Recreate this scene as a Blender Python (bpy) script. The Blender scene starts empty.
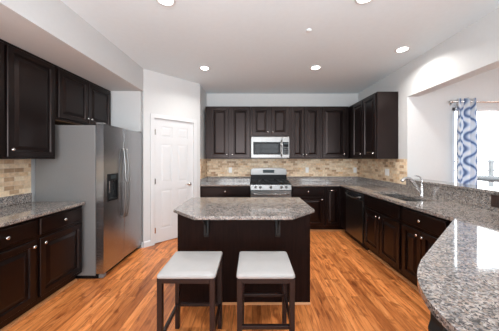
import bpy, bmesh, math, random
from mathutils import Vector, Matrix
random.seed(7)
S = bpy.context.scene
C = S.collection
PI = math.pi

# ------------------------------------------------------------------ camera
CAMZ = 1.39
F_PX = 222.0
cam_d = bpy.data.cameras.new('camera')
cam = bpy.data.objects.new('camera', cam_d)
C.objects.link(cam)
cam.location = (0, 0, CAMZ)
cam.rotation_euler = (PI / 2, 0, 0)
cam_d.sensor_fit = 'HORIZONTAL'
cam_d.sensor_width = 36.0
cam_d.lens = 36.0 * F_PX / 499.0
cam_d.shift_x = -2.5 / 499.0
cam_d.shift_y = -7.0 / 499.0
cam_d.clip_start = 0.02
S.camera = cam

# ------------------------------------------------------------------ world, exposure
S.view_settings.view_transform = 'Standard'
S.view_settings.look = 'None'
S.view_settings.gamma = 1.0
S.view_settings.use_curve_mapping = False
S.view_settings.exposure = 0.0
SKY_STRENGTH = 7.6
CAN_POWER = 10.5
FILL_POWER = 110.0
w = bpy.data.worlds.new('daylight')
S.world = w
w.use_nodes = True
bg = w.node_tree.nodes['Background']
bg.inputs[0].default_value = (0.90, 0.96, 1.0, 1)
bg.inputs[1].default_value = SKY_STRENGTH
try:
    S.cycles.max_bounces = 10
    S.cycles.diffuse_bounces = 6
    S.cycles.sample_clamp_indirect = 8.0
    S.cycles.use_denoising = True
except Exception:
    pass


def portal(name, loc, rot, sx, sy):
    """guides the sampling of the sky through a window opening; gives no light of its own"""
    d = bpy.data.lights.new(name, 'AREA')
    d.shape = 'RECTANGLE'
    d.size, d.size_y = sx, sy
    d.cycles.is_portal = True
    o = bpy.data.objects.new(name, d)
    o.location, o.rotation_euler = loc, rot
    C.objects.link(o)


# ------------------------------------------------------------------ main dimensions
XL, XR, YB = -2.53, 2.29, 4.79        # left wall, right wall, rear wall
CEIL = 2.79
YF = -3.5                             # wall behind the viewpoint
SOF_X, SOF_Z = -1.694, 2.44           # soffit over the fridge wall
PX1, PY1 = -1.694, 3.46               # pantry corner wall, 45 degrees
PX2, PY2 = -0.98, 4.174
CT = 0.90                             # counter height
JAMB = 3.27                           # far end of the opening to the breakfast room
HEAD = 2.30
WT = 0.16
NX = 5.4                              # far side of the breakfast room

# added fill light behind the viewpoint, facing up to brighten the ceiling
fl_d = bpy.data.lights.new('ceiling_fill', 'AREA')
fl_d.shape = 'RECTANGLE'
fl_d.size, fl_d.size_y = 3.0, 1.6
fl_d.energy = FILL_POWER
fl_d.color = (0.94, 1.0, 1.05)
fl_o = bpy.data.objects.new('ceiling_fill', fl_d)
fl_o.location = (-0.1, -0.7, 1.75)
fl_o.rotation_euler = (math.radians(180 - 25), 0, 0)
C.objects.link(fl_o)

# windows behind the viewpoint and in the breakfast room; the patio door is added
portal('rear_window_portal', (-0.1, YF - 0.12, 1.4), (PI / 2, 0, 0), 3.6, 2.2)
portal('breakfast_window_portal', (3.92, JAMB + 0.12, 1.47), (-PI / 2, 0, 0), 1.94, 1.36)
portal('added_door_portal', (3.75, YF - 0.12, 1.2), (PI / 2, 0, 0), 1.9, 2.1)


# ------------------------------------------------------------------ material helpers
def mat(name):
    m = bpy.data.materials.new(name)
    m.use_nodes = True
    nt = m.node_tree
    b = nt.nodes['Principled BSDF']
    return m, nt, b


def N(nt, t, **kw):
    n = nt.nodes.new(t)
    for k, v in kw.items():
        setattr(n, k, v)
    return n


def L(nt, a, b):
    nt.links.new(a, b)


def ramp(nt, stops, interp='LINEAR'):
    n = N(nt, 'ShaderNodeValToRGB')
    e = n.color_ramp
    e.interpolation = interp
    while len(e.elements) > 1:
        e.elements.remove(e.elements[-1])
    e.elements[0].position, e.elements[0].color = stops[0][0], (*stops[0][1], 1)
    for p, c in stops[1:]:
        x = e.elements.new(p)
        x.color = (*c, 1)
    return n


def simple(name, col, rough=0.5, metal=0.0, var=0.0, scale=6.0, spec=0.5, bump=0.0):
    m, nt, b = mat(name)
    b.inputs['Roughness'].default_value = rough
    b.inputs['Metallic'].default_value = metal
    b.inputs['Specular IOR Level'].default_value = spec
    tc = N(nt, 'ShaderNodeTexCoord')
    no = N(nt, 'ShaderNodeTexNoise')
    no.inputs['Scale'].default_value = scale
    no.inputs['Detail'].default_value = 4
    L(nt, tc.outputs['Object'], no.inputs['Vector'])
    lo = tuple(c * (1 - var) for c in col)
    hi = tuple(min(1, c * (1 + var)) for c in col)
    r = ramp(nt, [(0.3, lo), (0.7, hi)])
    L(nt, no.outputs['Fac'], r.inputs['Fac'])
    L(nt, r.outputs['Color'], b.inputs['Base Color'])
    if bump:
        bp = N(nt, 'ShaderNodeBump')
        bp.inputs['Strength'].default_value = bump
        bp.inputs['Distance'].default_value = 0.002
        L(nt, no.outputs['Fac'], bp.inputs['Height'])
        L(nt, bp.outputs['Normal'], b.inputs['Normal'])
    return m


M = {}
M['wall'] = simple('wall_paint', (0.625, 0.632, 0.632), 0.7, var=0.01, scale=30, spec=0.2)
M['ceiling'] = simple('ceiling_paint', (0.77, 0.855, 0.895), 0.8, var=0.01, scale=20, spec=0.2)
M['white'] = simple('white_trim_paint', (0.68, 0.69, 0.70), 0.4, var=0.01)
M['plastic'] = simple('white_plastic', (0.88, 0.87, 0.85), 0.35, var=0.01)
M['black'] = simple('black_plastic', (0.008, 0.008, 0.009), 0.3, var=0.05, spec=0.15)
M['iron'] = simple('cast_iron', (0.012, 0.012, 0.012), 0.5, var=0.1, scale=40, bump=0.3)
M['glassblack'] = simple('dark_glass', (0.015, 0.016, 0.018), 0.06, var=0.02, spec=0.1)
M['fridge_side'] = simple('grey_side_enamel', (0.185, 0.182, 0.18), 0.45, var=0.03, scale=60)
M['chrome'] = simple('chrome', (0.66, 0.66, 0.67), 0.24, 1.0, var=0.01)
M['nickel'] = simple('brushed_nickel', (0.72, 0.69, 0.66), 0.25, 1.0, var=0.02)
M['leather'] = simple('white_leatherette', (0.40, 0.39, 0.385), 0.45, var=0.02, scale=20, bump=0.15)
M['stool'] = simple('dark_brown_stool_wood', (0.018, 0.008, 0.007), 0.35, var=0.15, scale=12, spec=0.35)
M['shoe'] = simple('oak_shoe_moulding', (0.62, 0.28, 0.11), 0.4, var=0.15, scale=10)
M['brownplate'] = simple('dark_brown_plate', (0.035, 0.018, 0.015), 0.35, var=0.05)
M['knobblack'] = simple('soft_black', (0.03, 0.03, 0.03), 0.3, var=0.05)
M['deck'] = simple('pale_deck_boards', (0.55, 0.52, 0.48), 0.7, var=0.1)
M['rail'] = simple('weathered_grey_railing', (0.125, 0.13, 0.135), 0.7, var=0.05, spec=0.1)
M['greytable'] = simple('dark_grey_outdoor_table', (0.05, 0.052, 0.056), 0.7, var=0.05, spec=0.1)


def wood_mat(name, dark, light, rough, coat=0.3, spec=0.32):
    m, nt, b = mat(name)
    tc = N(nt, 'ShaderNodeTexCoord')
    mp = N(nt, 'ShaderNodeMapping')
    mp.inputs['Scale'].default_value = (9, 9, 1.2)
    no = N(nt, 'ShaderNodeTexNoise')
    no.inputs['Scale'].default_value = 5
    no.inputs['Detail'].default_value = 6
    L(nt, tc.outputs['Object'], mp.inputs['Vector'])
    L(nt, mp.outputs['Vector'], no.inputs['Vector'])
    r = ramp(nt, [(0.3, dark), (0.7, light)])
    L(nt, no.outputs['Fac'], r.inputs['Fac'])
    L(nt, r.outputs['Color'], b.inputs['Base Color'])
    b.inputs['Roughness'].default_value = rough
    b.inputs['Coat Weight'].default_value = coat
    b.inputs['Coat Roughness'].default_value = 0.22
    b.inputs['Specular Tint'].default_value = (1.0, 0.80, 0.76, 1)
    b.inputs['Specular IOR Level'].default_value = spec
    return m


M['cab'] = wood_mat('espresso_stained_maple', (0.003, 0.0015, 0.0014), (0.006, 0.003, 0.0027), 0.31, 0.05, 0.34)
M['island'] = wood_mat('espresso_island_panel', (0.006, 0.0026, 0.002), (0.014, 0.006, 0.0045), 0.5, 0.0, 0.12)
M['cabunder'] = wood_mat('raw_cabinet_underside', (0.16, 0.09, 0.05), (0.22, 0.13, 0.075), 0.6, 0)


def steel_mat(name, col, rough):
    m, nt, b = mat(name)
    tc = N(nt, 'ShaderNodeTexCoord')
    mp = N(nt, 'ShaderNodeMapping')
    mp.inputs['Scale'].default_value = (2, 2, 300)
    no = N(nt, 'ShaderNodeTexNoise')
    no.inputs['Scale'].default_value = 3
    no.inputs['Detail'].default_value = 3
    L(nt, tc.outputs['Object'], mp.inputs['Vector'])
    L(nt, mp.outputs['Vector'], no.inputs['Vector'])
    r = ramp(nt, [(0.2, (rough - 0.004,) * 3), (0.8, (rough + 0.006,) * 3)])
    L(nt, no.outputs['Fac'], r.inputs['Fac'])
    L(nt, r.outputs['Color'], b.inputs['Roughness'])
    b.inputs['Base Color'].default_value = (*col, 1)
    b.inputs['Metallic'].default_value = 1.0
    return m


M['steel'] = steel_mat('stainless_steel', (0.225, 0.22, 0.215), 0.34)
M['steel_dark'] = steel_mat('fridge_stainless', (0.42, 0.425, 0.435), 0.27)
M['sinksteel'] = steel_mat('satin_sink_steel', (0.68, 0.67, 0.66), 0.22)
M['dw'] = steel_mat('dark_stainless', (0.20, 0.195, 0.19), 0.28)


def floor_mat():
    m, nt, b = mat('oak_strip_floor')
    tc = N(nt, 'ShaderNodeTexCoord')
    sp = N(nt, 'ShaderNodeSeparateXYZ')
    cb = N(nt, 'ShaderNodeCombineXYZ')
    L(nt, tc.outputs['Object'], sp.inputs[0])
    L(nt, sp.outputs['Y'], cb.inputs['X'])
    L(nt, sp.outputs['X'], cb.inputs['Y'])
    br = N(nt, 'ShaderNodeTexBrick')
    br.offset = 0.37
    br.offset_frequency = 3
    br.inputs['Scale'].default_value = 1.0
    br.inputs['Brick Width'].default_value = 0.85
    br.inputs['Row Height'].default_value = 0.083
    br.inputs['Mortar Size'].default_value = 0.0012
    br.inputs['Mortar Smooth'].default_value = 0.2
    br.inputs['Color1'].default_value = (0, 0, 0, 1)
    br.inputs['Color2'].default_value = (1, 1, 1, 1)
    br.inputs['Mortar'].default_value = (0.3, 0.3, 0.3, 1)
    L(nt, cb.outputs[0], br.inputs['Vector'])
    # grain, stretched along the boards and shifted from board to board
    mp = N(nt, 'ShaderNodeMapping')
    mp.inputs['Scale'].default_value = (20, 2.2, 1)
    sh = N(nt, 'ShaderNodeVectorMath', operation='SCALE')
    sh.inputs['Scale'].default_value = 7.0
    L(nt, br.outputs['Color'], sh.inputs[0])
    ad = N(nt, 'ShaderNodeVectorMath', operation='ADD')
    L(nt, tc.outputs['Object'], ad.inputs[0])
    L(nt, sh.outputs[0], ad.inputs[1])
    L(nt, ad.outputs[0], mp.inputs['Vector'])
    no = N(nt, 'ShaderNodeTexNoise')
    no.inputs['Scale'].default_value = 1.6
    no.inputs['Detail'].default_value = 7
    no.inputs['Roughness'].default_value = 0.62
    no.inputs['Distortion'].default_value = 0.7
    L(nt, mp.outputs['Vector'], no.inputs['Vector'])
    grain = ramp(nt, [(0.28, (0.30, 0.083, 0.022)), (0.41, (0.52, 0.170, 0.046)), (0.55, (0.71, 0.258, 0.075)), (0.78, (0.85, 0.37, 0.135))])
    L(nt, no.outputs['Fac'], grain.inputs['Fac'])
    tone = ramp(nt, [(0.0, (0.66, 0.57, 0.52)), (0.25, (0.90, 0.83, 0.80)), (0.6, (1.1, 1.08, 1.08)), (1.0, (1.28, 1.25, 1.26))])
    L(nt, br.outputs['Color'], tone.inputs['Fac'])
    mx = N(nt, 'ShaderNodeMix', data_type='RGBA', blend_type='MULTIPLY')
    mx.inputs['Factor'].default_value = 1
    L(nt, grain.outputs['Color'], mx.inputs['A'])
    L(nt, tone.outputs['Color'], mx.inputs['B'])
    mp2 = N(nt, 'ShaderNodeMapping')
    mp2.inputs['Scale'].default_value = (13, 5.0, 1)
    L(nt, ad.outputs[0], mp2.inputs['Vector'])
    n3 = N(nt, 'ShaderNodeTexNoise')
    n3.inputs['Scale'].default_value = 1.0
    n3.inputs['Detail'].default_value = 3
    n3.inputs['Distortion'].default_value = 0.8
    L(nt, mp2.outputs['Vector'], n3.inputs['Vector'])
    fleck = ramp(nt, [(0.55, (1, 1, 1)), (0.70, (0.52, 0.42, 0.36))])
    L(nt, n3.outputs['Fac'], fleck.inputs['Fac'])
    mf = N(nt, 'ShaderNodeMix', data_type='RGBA', blend_type='MULTIPLY')
    mf.inputs['Factor'].default_value = 1
    L(nt, mx.outputs['Result'], mf.inputs['A'])
    L(nt, fleck.outputs['Color'], mf.inputs['B'])
    mo = N(nt, 'ShaderNodeMix', data_type='RGBA')
    L(nt, br.outputs['Fac'], mo.inputs['Factor'])
    L(nt, mf.outputs['Result'], mo.inputs['A'])
    mo.inputs['B'].default_value = (0.16, 0.06, 0.02, 1)
    L(nt, mo.outputs['Result'], b.inputs['Base Color'])
    b.inputs['Roughness'].default_value = 0.30
    b.inputs['Specular IOR Level'].default_value = 0.45
    bp = N(nt, 'ShaderNodeBump')
    bp.inputs['Strength'].default_value = 0.12
    bp.inputs['Distance'].default_value = 0.002
    L(nt, no.outputs['Fac'], bp.inputs['Height'])
    L(nt, bp.outputs['Normal'], b.inputs['Normal'])
    return m


M['floor'] = floor_mat()


def granite_mat():
    m, nt, b = mat('speckled_granite')
    tc = N(nt, 'ShaderNodeTexCoord')
    nz = N(nt, 'ShaderNodeTexNoise')
    nz.inputs['Scale'].default_value = 40
    nz.inputs['Detail'].default_value = 2
    L(nt, tc.outputs['Object'], nz.inputs['Vector'])
    mixv = N(nt, 'ShaderNodeMix', data_type='VECTOR')
    mixv.inputs['Factor'].default_value = 0.02
    L(nt, tc.outputs['Object'], mixv.inputs['A'])
    L(nt, nz.outputs['Color'], mixv.inputs['B'])
    v1 = N(nt, 'ShaderNodeTexVoronoi')
    v1.inputs['Scale'].default_value = 135
    L(nt, mixv.outputs['Result'], v1.inputs['Vector'])
    base = ramp(nt, [(0.0, (0.10, 0.095, 0.096)), (0.14, (0.18, 0.173, 0.175)), (0.30, (0.30, 0.25, 0.22)), (0.47, (0.27, 0.268, 0.275)),
                     (0.64, (0.385, 0.35, 0.325)), (0.84, (0.44, 0.43, 0.42))], 'CONSTANT')
    sp = N(nt, 'ShaderNodeSeparateColor')
    L(nt, v1.outputs['Color'], sp.inputs[0])
    L(nt, sp.outputs[0], base.inputs['Fac'])
    # broad drift of tone over the slab
    n2 = N(nt, 'ShaderNodeTexNoise')
    n2.inputs['Scale'].default_value = 26
    n2.inputs['Detail'].default_value = 3
    L(nt, tc.outputs['Object'], n2.inputs['Vector'])
    dr = ramp(nt, [(0.36, (0.68, 0.655, 0.64)), (0.5, (0.87, 0.83, 0.795)), (0.64, (1.06, 0.99, 0.93))])
    L(nt, n2.outputs['Fac'], dr.inputs['Fac'])
    mx = N(nt, 'ShaderNodeMix', data_type='RGBA', blend_type='MULTIPLY')
    mx.inputs['Factor'].default_value = 1
    L(nt, base.outputs['Color'], mx.inputs['A'])
    L(nt, dr.outputs['Color'], mx.inputs['B'])
    # fine black mica
    v2 = N(nt, 'ShaderNodeTexVoronoi')
    v2.inputs['Scale'].default_value = 230
    L(nt, tc.outputs['Object'], v2.inputs['Vector'])
    s2 = N(nt, 'ShaderNodeSeparateColor')
    L(nt, v2.outputs['Color'], s2.inputs[0])
    th = N(nt, 'ShaderNodeMath', operation='GREATER_THAN')
    th.inputs[1].default_value = 0.92
    L(nt, s2.outputs[1], th.inputs[0])
    m2 = N(nt, 'ShaderNodeMix', data_type='RGBA')
    L(nt, th.outputs[0], m2.inputs['Factor'])
    L(nt, mx.outputs['Result'], m2.inputs['A'])
    m2.inputs['B'].default_value = (0.04, 0.037, 0.037, 1)
    L(nt, m2.outputs['Result'], b.inputs['Base Color'])
    b.inputs['Roughness'].default_value = 0.07
    b.inputs['Specular IOR Level'].default_value = 0.85
    return m


M['granite'] = granite_mat()


def tile_mat(name, ax):
    m, nt, b = mat(name)
    tc = N(nt, 'ShaderNodeTexCoord')
    sp = N(nt, 'ShaderNodeSeparateXYZ')
    cb = N(nt, 'ShaderNodeCombineXYZ')
    L(nt, tc.outputs['Object'], sp.inputs[0])
    L(nt, sp.outputs[ax], cb.inputs['X'])
    L(nt, sp.outputs['Z'], cb.inputs['Y'])
    br = N(nt, 'ShaderNodeTexBrick')
    br.inputs['Scale'].default_value = 1
    br.inputs['Brick Width'].default_value = 0.098
    br.inputs['Row Height'].default_value = 0.046
    br.inputs['Mortar Size'].default_value = 0.0018
    br.inputs['Mortar Smooth'].default_value = 0.3
    br.inputs['Bias'].default_value = 0.0
    br.inputs['Color1'].default_value = (0, 0, 0, 1)
    br.inputs['Color2'].default_value = (1, 1, 1, 1)
    L(nt, cb.outputs[0], br.inputs['Vector'])
    col = ramp(nt, [(0.0, (0.42, 0.26, 0.15)), (0.16, (0.58, 0.39, 0.24)), (0.34, (0.76, 0.56, 0.37)), (0.55, (0.86, 0.68, 0.48)), (0.8, (0.88, 0.74, 0.56)), (1.0, (0.78, 0.52, 0.29))])
    L(nt, br.outputs['Color'], col.inputs['Fac'])
    no = N(nt, 'ShaderNodeTexNoise')
    no.inputs['Scale'].default_value = 30
    no.inputs['Detail'].default_value = 5
    L(nt, tc.outputs['Object'], no.inputs['Vector'])
    vr = ramp(nt, [(0.3, (0.78, 0.77, 0.75)), (0.7, (1.1, 1.1, 1.1))])
    L(nt, no.outputs['Fac'], vr.inputs['Fac'])
    mx = N(nt, 'ShaderNodeMix', data_type='RGBA', blend_type='MULTIPLY')
    mx.inputs['Factor'].default_value = 1
    L(nt, col.outputs['Color'], mx.inputs['A'])
    L(nt, vr.outputs['Color'], mx.inputs['B'])
    mo = N(nt, 'ShaderNodeMix', data_type='RGBA')
    L(nt, br.outputs['Fac'], mo.inputs['Factor'])
    L(nt, mx.outputs['Result'], mo.inputs['A'])
    mo.inputs['B'].default_value = (0.70, 0.58, 0.45, 1)
    L(nt, mo.outputs['Result'], b.inputs['Base Color'])
    b.inputs['Roughness'].default_value = 0.5
    bp = N(nt, 'ShaderNodeBump')
    bp.inputs['Strength'].default_value = 0.5
    bp.inputs['Distance'].default_value = 0.003
    bp.invert = True
    L(nt, br.outputs['Fac'], bp.inputs['Height'])
    L(nt, bp.outputs['Normal'], b.inputs['Normal'])
    return m


M['tile_x'] = tile_mat('travertine_mosaic_x', 'X')
M['tile_y'] = tile_mat('travertine_mosaic_y', 'Y')


def emit_mat(name, col, s):
    m, nt, b = mat(name)
    b.inputs['Base Color'].default_value = (0.9, 0.9, 0.9, 1)
    b.inputs['Emission Color'].default_value = (*col, 1)
    b.inputs['Emission Strength'].default_value = s
    return m


M['lamp'] = emit_mat('lit_lamp_lens', (1.0, 0.95, 0.86), 14.0)
M['display'] = emit_mat('appliance_display', (0.25, 0.6, 0.7), 0.03)
M['display'].node_tree.nodes['Principled BSDF'].inputs['Base Color'].default_value = (0.01, 0.012, 0.014, 1)


def pane_mat():
    m, nt, b = mat('window_pane_glass')
    out = nt.nodes['Material Output']
    tr = N(nt, 'ShaderNodeBsdfTransparent')
    gl = N(nt, 'ShaderNodeBsdfGlossy')
    gl.inputs['Roughness'].default_value = 0.02
    lw = N(nt, 'ShaderNodeLayerWeight')
    pw_ = N(nt, 'ShaderNodeMath', operation='POWER')
    pw_.inputs[1].default_value = 4.0
    L(nt, lw.outputs['Facing'], pw_.inputs[0])
    fr = N(nt, 'ShaderNodeMath', operation='MULTIPLY_ADD')
    fr.inputs[1].default_value = 0.8
    fr.inputs[2].default_value = 0.03
    L(nt, pw_.outputs[0], fr.inputs[0])
    mx = N(nt, 'ShaderNodeMixShader')
    L(nt, fr.outputs[0], mx.inputs[0])
    L(nt, tr.outputs[0], mx.inputs[1])
    L(nt, gl.outputs[0], mx.inputs[2])
    L(nt, mx.outputs[0], out.inputs['Surface'])
    return m


M['pane'] = pane_mat()


def curtain_mat():
    """white cloth printed with blue-grey ogee medallions"""
    m, nt, b = mat('blue_medallion_curtain_cloth')
    out = nt.nodes['Material Output']
    uv = N(nt, 'ShaderNodeUVMap')
    sp = N(nt, 'ShaderNodeSeparateXYZ')
    L(nt, uv.outputs[0], sp.inputs[0])

    def math(op, a, bb=None):
        n = N(nt, 'ShaderNodeMath', operation=op)
        for i, v in enumerate((a, bb)):
            if v is None:
                continue
            if isinstance(v, (int, float)):
                n.inputs[i].default_value = v
            else:
                L(nt, v, n.inputs[i])
        return n.outputs[0]
    cx = math('COSINE', math('MULTIPLY', sp.outputs['X'], 2 * PI / 0.26))
    cy = math('COSINE', math('MULTIPLY', sp.outputs['Y'], 2 * PI / 0.34))
    s = math('ADD', cx, cy)
    rings = math('SINE', math('MULTIPLY', s, 3.4))
    r = ramp(nt, [(0.0, (0.14, 0.20, 0.36)), (0.16, (0.30, 0.40, 0.58)), (0.36, (0.52, 0.62, 0.76)), (0.56, (0.72, 0.77, 0.84)), (1.0, (0.82, 0.83, 0.85))])
    L(nt, math('ADD', math('MULTIPLY', rings, 0.5), 0.5), r.inputs['Fac'])
    b.inputs['Roughness'].default_value = 0.8
    L(nt, r.outputs['Color'], b.inputs['Base Color'])
    tl = N(nt, 'ShaderNodeBsdfTranslucent')
    L(nt, r.outputs['Color'], tl.inputs['Color'])
    mx = N(nt, 'ShaderNodeMixShader')
    mx.inputs[0].default_value = 0.32
    L(nt, b.outputs[0], mx.inputs[1])
    L(nt, tl.outputs[0], mx.inputs[2])
    L(nt, mx.outputs[0], out.inputs['Surface'])
    return m


M['curtain'] = curtain_mat()


# ------------------------------------------------------------------ mesh helpers
class MB:
    """collects shapes and links them as ONE mesh object"""
    def __init__(s):
        s.v, s.f, s.smooth = [], [], []

    def add(s, vs, fs, smooth=False):
        o = len(s.v)
        s.v += [tuple(p) for p in vs]
        s.f += [tuple(i + o for i in q) for q in fs]
        s.smooth += [smooth] * len(fs)
        return s

    def box(s, x0, x1, y0, y1, z0, z1):
        vs = [(x, y, z) for z in (z0, z1) for y in (y0, y1) for x in (x0, x1)]
        return s.add(vs, [(0, 2, 3, 1), (4, 5, 7, 6), (0, 1, 5, 4), (2, 6, 7, 3), (0, 4, 6, 2), (1, 3, 7, 5)])

    def prism(s, pts, z0, z1):
        n = len(pts)
        vs = [(x, y, z0) for x, y in pts] + [(x, y, z1) for x, y in pts]
        fs = [tuple(range(n - 1, -1, -1)), tuple(range(n, 2 * n))] + [(i, (i + 1) % n, n + (i + 1) % n, n + i) for i in range(n)]
        return s.add(vs, fs)

    def prism_axis(s, pts, a0, a1, axis='x'):
        """outline given as (u, z); swept along x (u = y) or along y (u = x)"""
        n = len(pts)
        P = (lambda a, u, z: (a, u, z)) if axis == 'x' else (lambda a, u, z: (u, a, z))
        vs = [P(a0, u, z) for u, z in pts] + [P(a1, u, z) for u, z in pts]
        fs = [tuple(range(n - 1, -1, -1)), tuple(range(n, 2 * n))] + [(i, (i + 1) % n, n + (i + 1) % n, n + i) for i in range(n)]
        return s.add(vs, fs)

    def lathe(s, prof, origin=(0, 0, 0), axis='z', seg=16):
        """prof: (radius, distance along axis)"""
        ox, oy, oz = origin
        vs, fs = [], []
        for r, h in prof:
            for k in range(seg):
                a = 2 * PI * k / seg
                c, d = r * math.cos(a), r * math.sin(a)
                if axis == 'z':
                    vs.append((ox + c, oy + d, oz + h))
                elif axis == '-y':
                    vs.append((ox + c, oy - h, oz + d))
                elif axis == 'x':
                    vs.append((ox + h, oy + c, oz + d))
                else:
                    vs.append((ox + c, oy + h, oz + d))
        for i in range(len(prof) - 1):
            for k in range(seg):
                k2 = (k + 1) % seg
                fs.append((i * seg + k, i * seg + k2, (i + 1) * seg + k2, (i + 1) * seg + k))
        fs.append(tuple(range(seg - 1, -1, -1)))
        b0 = (len(prof) - 1) * seg
        fs.append(tuple(range(b0, b0 + seg)))
        return s.add(vs, fs, True)

    def tube(s, pts, r, seg=10):
        pts = [Vector(p) for p in pts]
        rs = r if isinstance(r, (list, tuple)) else [r] * len(pts)
        vs, fs = [], []
        up = Vector((0, 0, 1))
        for i, p in enumerate(pts):
            t = (pts[min(i + 1, len(pts) - 1)] - pts[max(i - 1, 0)]).normalized()
            a = t.cross(up)
            if a.length < 1e-3:
                a = t.cross(Vector((0, 1, 0)))
            a.normalize()
            b = t.cross(a)
            for k in range(seg):
                q = 2 * PI * k / seg
                vs.append(p + rs[i] * (math.cos(q) * a + math.sin(q) * b))
        for i in range(len(pts) - 1):
            for k in range(seg):
                k2 = (k + 1) % seg
                fs.append((i * seg + k, i * seg + k2, (i + 1) * seg + k2, (i + 1) * seg + k))
        fs.append(tuple(range(seg - 1, -1, -1)))
        b0 = (len(pts) - 1) * seg
        fs.append(tuple(range(b0, b0 + seg)))
        return s.add(vs, fs, True)

    def raised(s, x0, x1, z0, z1, y_back, rings):
        """a panelled slab facing -y: rings are (inset, distance in front of y_back) from the rim inwards"""
        vs, fs = [], []
        for ins, d in rings:
            vs += [(x0 + ins, y_back - d, z0 + ins), (x1 - ins, y_back - d, z0 + ins), (x1 - ins, y_back - d, z1 - ins), (x0 + ins, y_back - d, z1 - ins)]
        for i in range(len(rings) - 1):
            for k in range(4):
                k2 = (k + 1) % 4
                fs.append((i * 4 + k, i * 4 + k2, i * 4 + 4 + k2, i * 4 + 4 + k))
        e = (len(rings) - 1) * 4
        fs.append((e, e + 1, e + 2, e + 3))
        fs.append((3, 2, 1, 0))
        return s.add(vs, fs)

    def build(s, name, m, parent=None, bevel=0.0, loc=None, rotz=None, fix=True):
        me = bpy.data.meshes.new(name)
        me.from_pydata(s.v, [], s.f)
        me.polygons.foreach_set('use_smooth', s.smooth)
        if fix:
            bm = bmesh.new()
            bm.from_mesh(me)
            bmesh.ops.recalc_face_normals(bm, faces=bm.faces)
            bm.to_mesh(me)
            bm.free()
        me.materials.append(M[m] if isinstance(m, str) else m)
        o = bpy.data.objects.new(name, me)
        C.objects.link(o)
        if parent:
            o.parent = parent
        if loc:
            o.location = loc
        if rotz:
            o.rotation_euler = (0, 0, rotz)
        if bevel:
            md = o.modifiers.new('edge', 'BEVEL')
            md.width = bevel
            md.segments = 2
            md.limit_method = 'ANGLE'
            md.angle_limit = math.radians(40)
        return o


def struct(name, mb, m, parent=None, bevel=0.0, **kw):
    o = mb.build(name, m, parent, bevel, **kw)
    if not parent:
        o['kind'] = 'structure'
    return o


def tag(o, label, cat, group=None):
    o['label'] = label
    o['category'] = cat
    if group:
        o['group'] = group
    return o


def thing(name, label, cat, loc=(0, 0, 0), rotz=0.0, group=None):
    o = bpy.data.objects.new(name, None)
    o.empty_display_size = 0.1
    C.objects.link(o)
    o.location = loc
    o.rotation_euler = (0, 0, rotz)
    return tag(o, label, cat, group)


def dup(root, loc, label, rotz=None):
    """copies a thing with its parts and sub-parts"""
    def rec(o, parent):
        c = o.copy()
        C.objects.link(c)
        c.parent = parent
        for ch in list(o.children):
            rec(ch, c)
        return c
    r = rec(root, None)
    r.location = loc
    if rotz is not None:
        r.rotation_euler = (0, 0, rotz)
    r['label'] = label
    return r


def catmull(pts, n=8):
    out = []
    P = [Vector(p) for p in pts]
    for i in range(len(P) - 1):
        p0, p1, p2, p3 = P[max(i - 1, 0)], P[i], P[i + 1], P[min(i + 2, len(P) - 1)]
        for k in range(n):
            t = k / n
            out.append(0.5 * ((2 * p1) + (-p0 + p2) * t + (2 * p0 - 5 * p1 + 4 * p2 - p3) * t * t + (-p0 + 3 * p1 - 3 * p2 + p3) * t ** 3))
    out.append(P[-1])
    return out


# ================================================================== ROOM SHELL
struct('floor', MB().box(XL - 0.1, NX + 0.1, YF - 0.1, YB + 0.1, -0.1, 0.0), 'floor')
struct('ceiling', MB().box(XL - 0.1, NX + 0.1, YF - 0.1, YB + 0.1, CEIL, CEIL + 0.1), 'ceiling')
struct('wall_left', MB().box(XL - 0.1, XL, YF - 0.1, YB + 0.1, 0, CEIL), 'wall')
struct('wall_back', MB().box(XL, XR + WT, YB, YB + 0.1, 0, CEIL), 'wall')
struct('wall_right', MB().box(XR, XR + WT, JAMB, YB, 0, CEIL), 'wall')
struct('wall_header', MB().box(XR, XR + WT, YF, JAMB, HEAD, CEIL), 'wall')
struct('wall_half', MB().box(XR, XR + WT, 0.2, JAMB, 0, 1.058), 'wall')
struct('wall_soffit', MB().box(XL, SOF_X, YF, PY1, SOF_Z, CEIL), 'wall')
struct('wall_alcove', MB().box(XL, PX1 - 0.04, PY1, PY1 + 0.1, 0, CEIL), 'wall')
struct('wall_pantry_side', MB().box(PX2 - 0.1, PX2, PY2 + 0.02, YB, 0, CEIL), 'wall')
# pantry corner wall at 45 degrees, with the door opening
DL = math.hypot(PX2 - PX1, PY2 - PY1)
D0, D1, DH = 0.167, 0.875, 2.045
pw = MB().box(0, D0, 0, 0.1, 0, CEIL).box(D1, DL, 0, 0.1, 0, CEIL).box(D0, D1, 0, 0.1, DH, CEIL)
pw.box(D0, D1, 0.085, 0.1, 0, DH)
struct('wall_pantry', pw, 'wall', loc=(PX1, PY1, 0), rotz=PI / 4)
# wall behind the viewpoint with a broad window and an added patio opening, breakfast room walls
fw = MB().box(XL, -1.9, YF - 0.1, YF, 0, CEIL).box(1.7, 2.8, YF - 0.1, YF, 0, CEIL).box(4.7, NX, YF - 0.1, YF, 0, CEIL).box(2.8, 4.7, YF - 0.1, YF, 0, 0.15).box(2.8, 4.7, YF - 0.1, YF, 2.25, CEIL).box(-1.9, 1.7, YF - 0.1, YF, 0, 0.3).box(-1.9, 1.7, YF - 0.1, YF, 2.5, CEIL)
struct('wall_front', fw, 'wall')
WX0, WX1, WZ0, WZ1 = 2.95, 4.89, 0.80, 2.145
nw = MB().box(XR + WT, WX0, JAMB, JAMB + 0.1, 0, CEIL).box(WX1, NX, JAMB, JAMB + 0.1, 0, CEIL)
nw.box(WX0, WX1, JAMB, JAMB + 0.1, 0, WZ0).box(WX0, WX1, JAMB, JAMB + 0.1, WZ1, CEIL)
struct('wall_breakfast', nw, 'wall')
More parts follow.
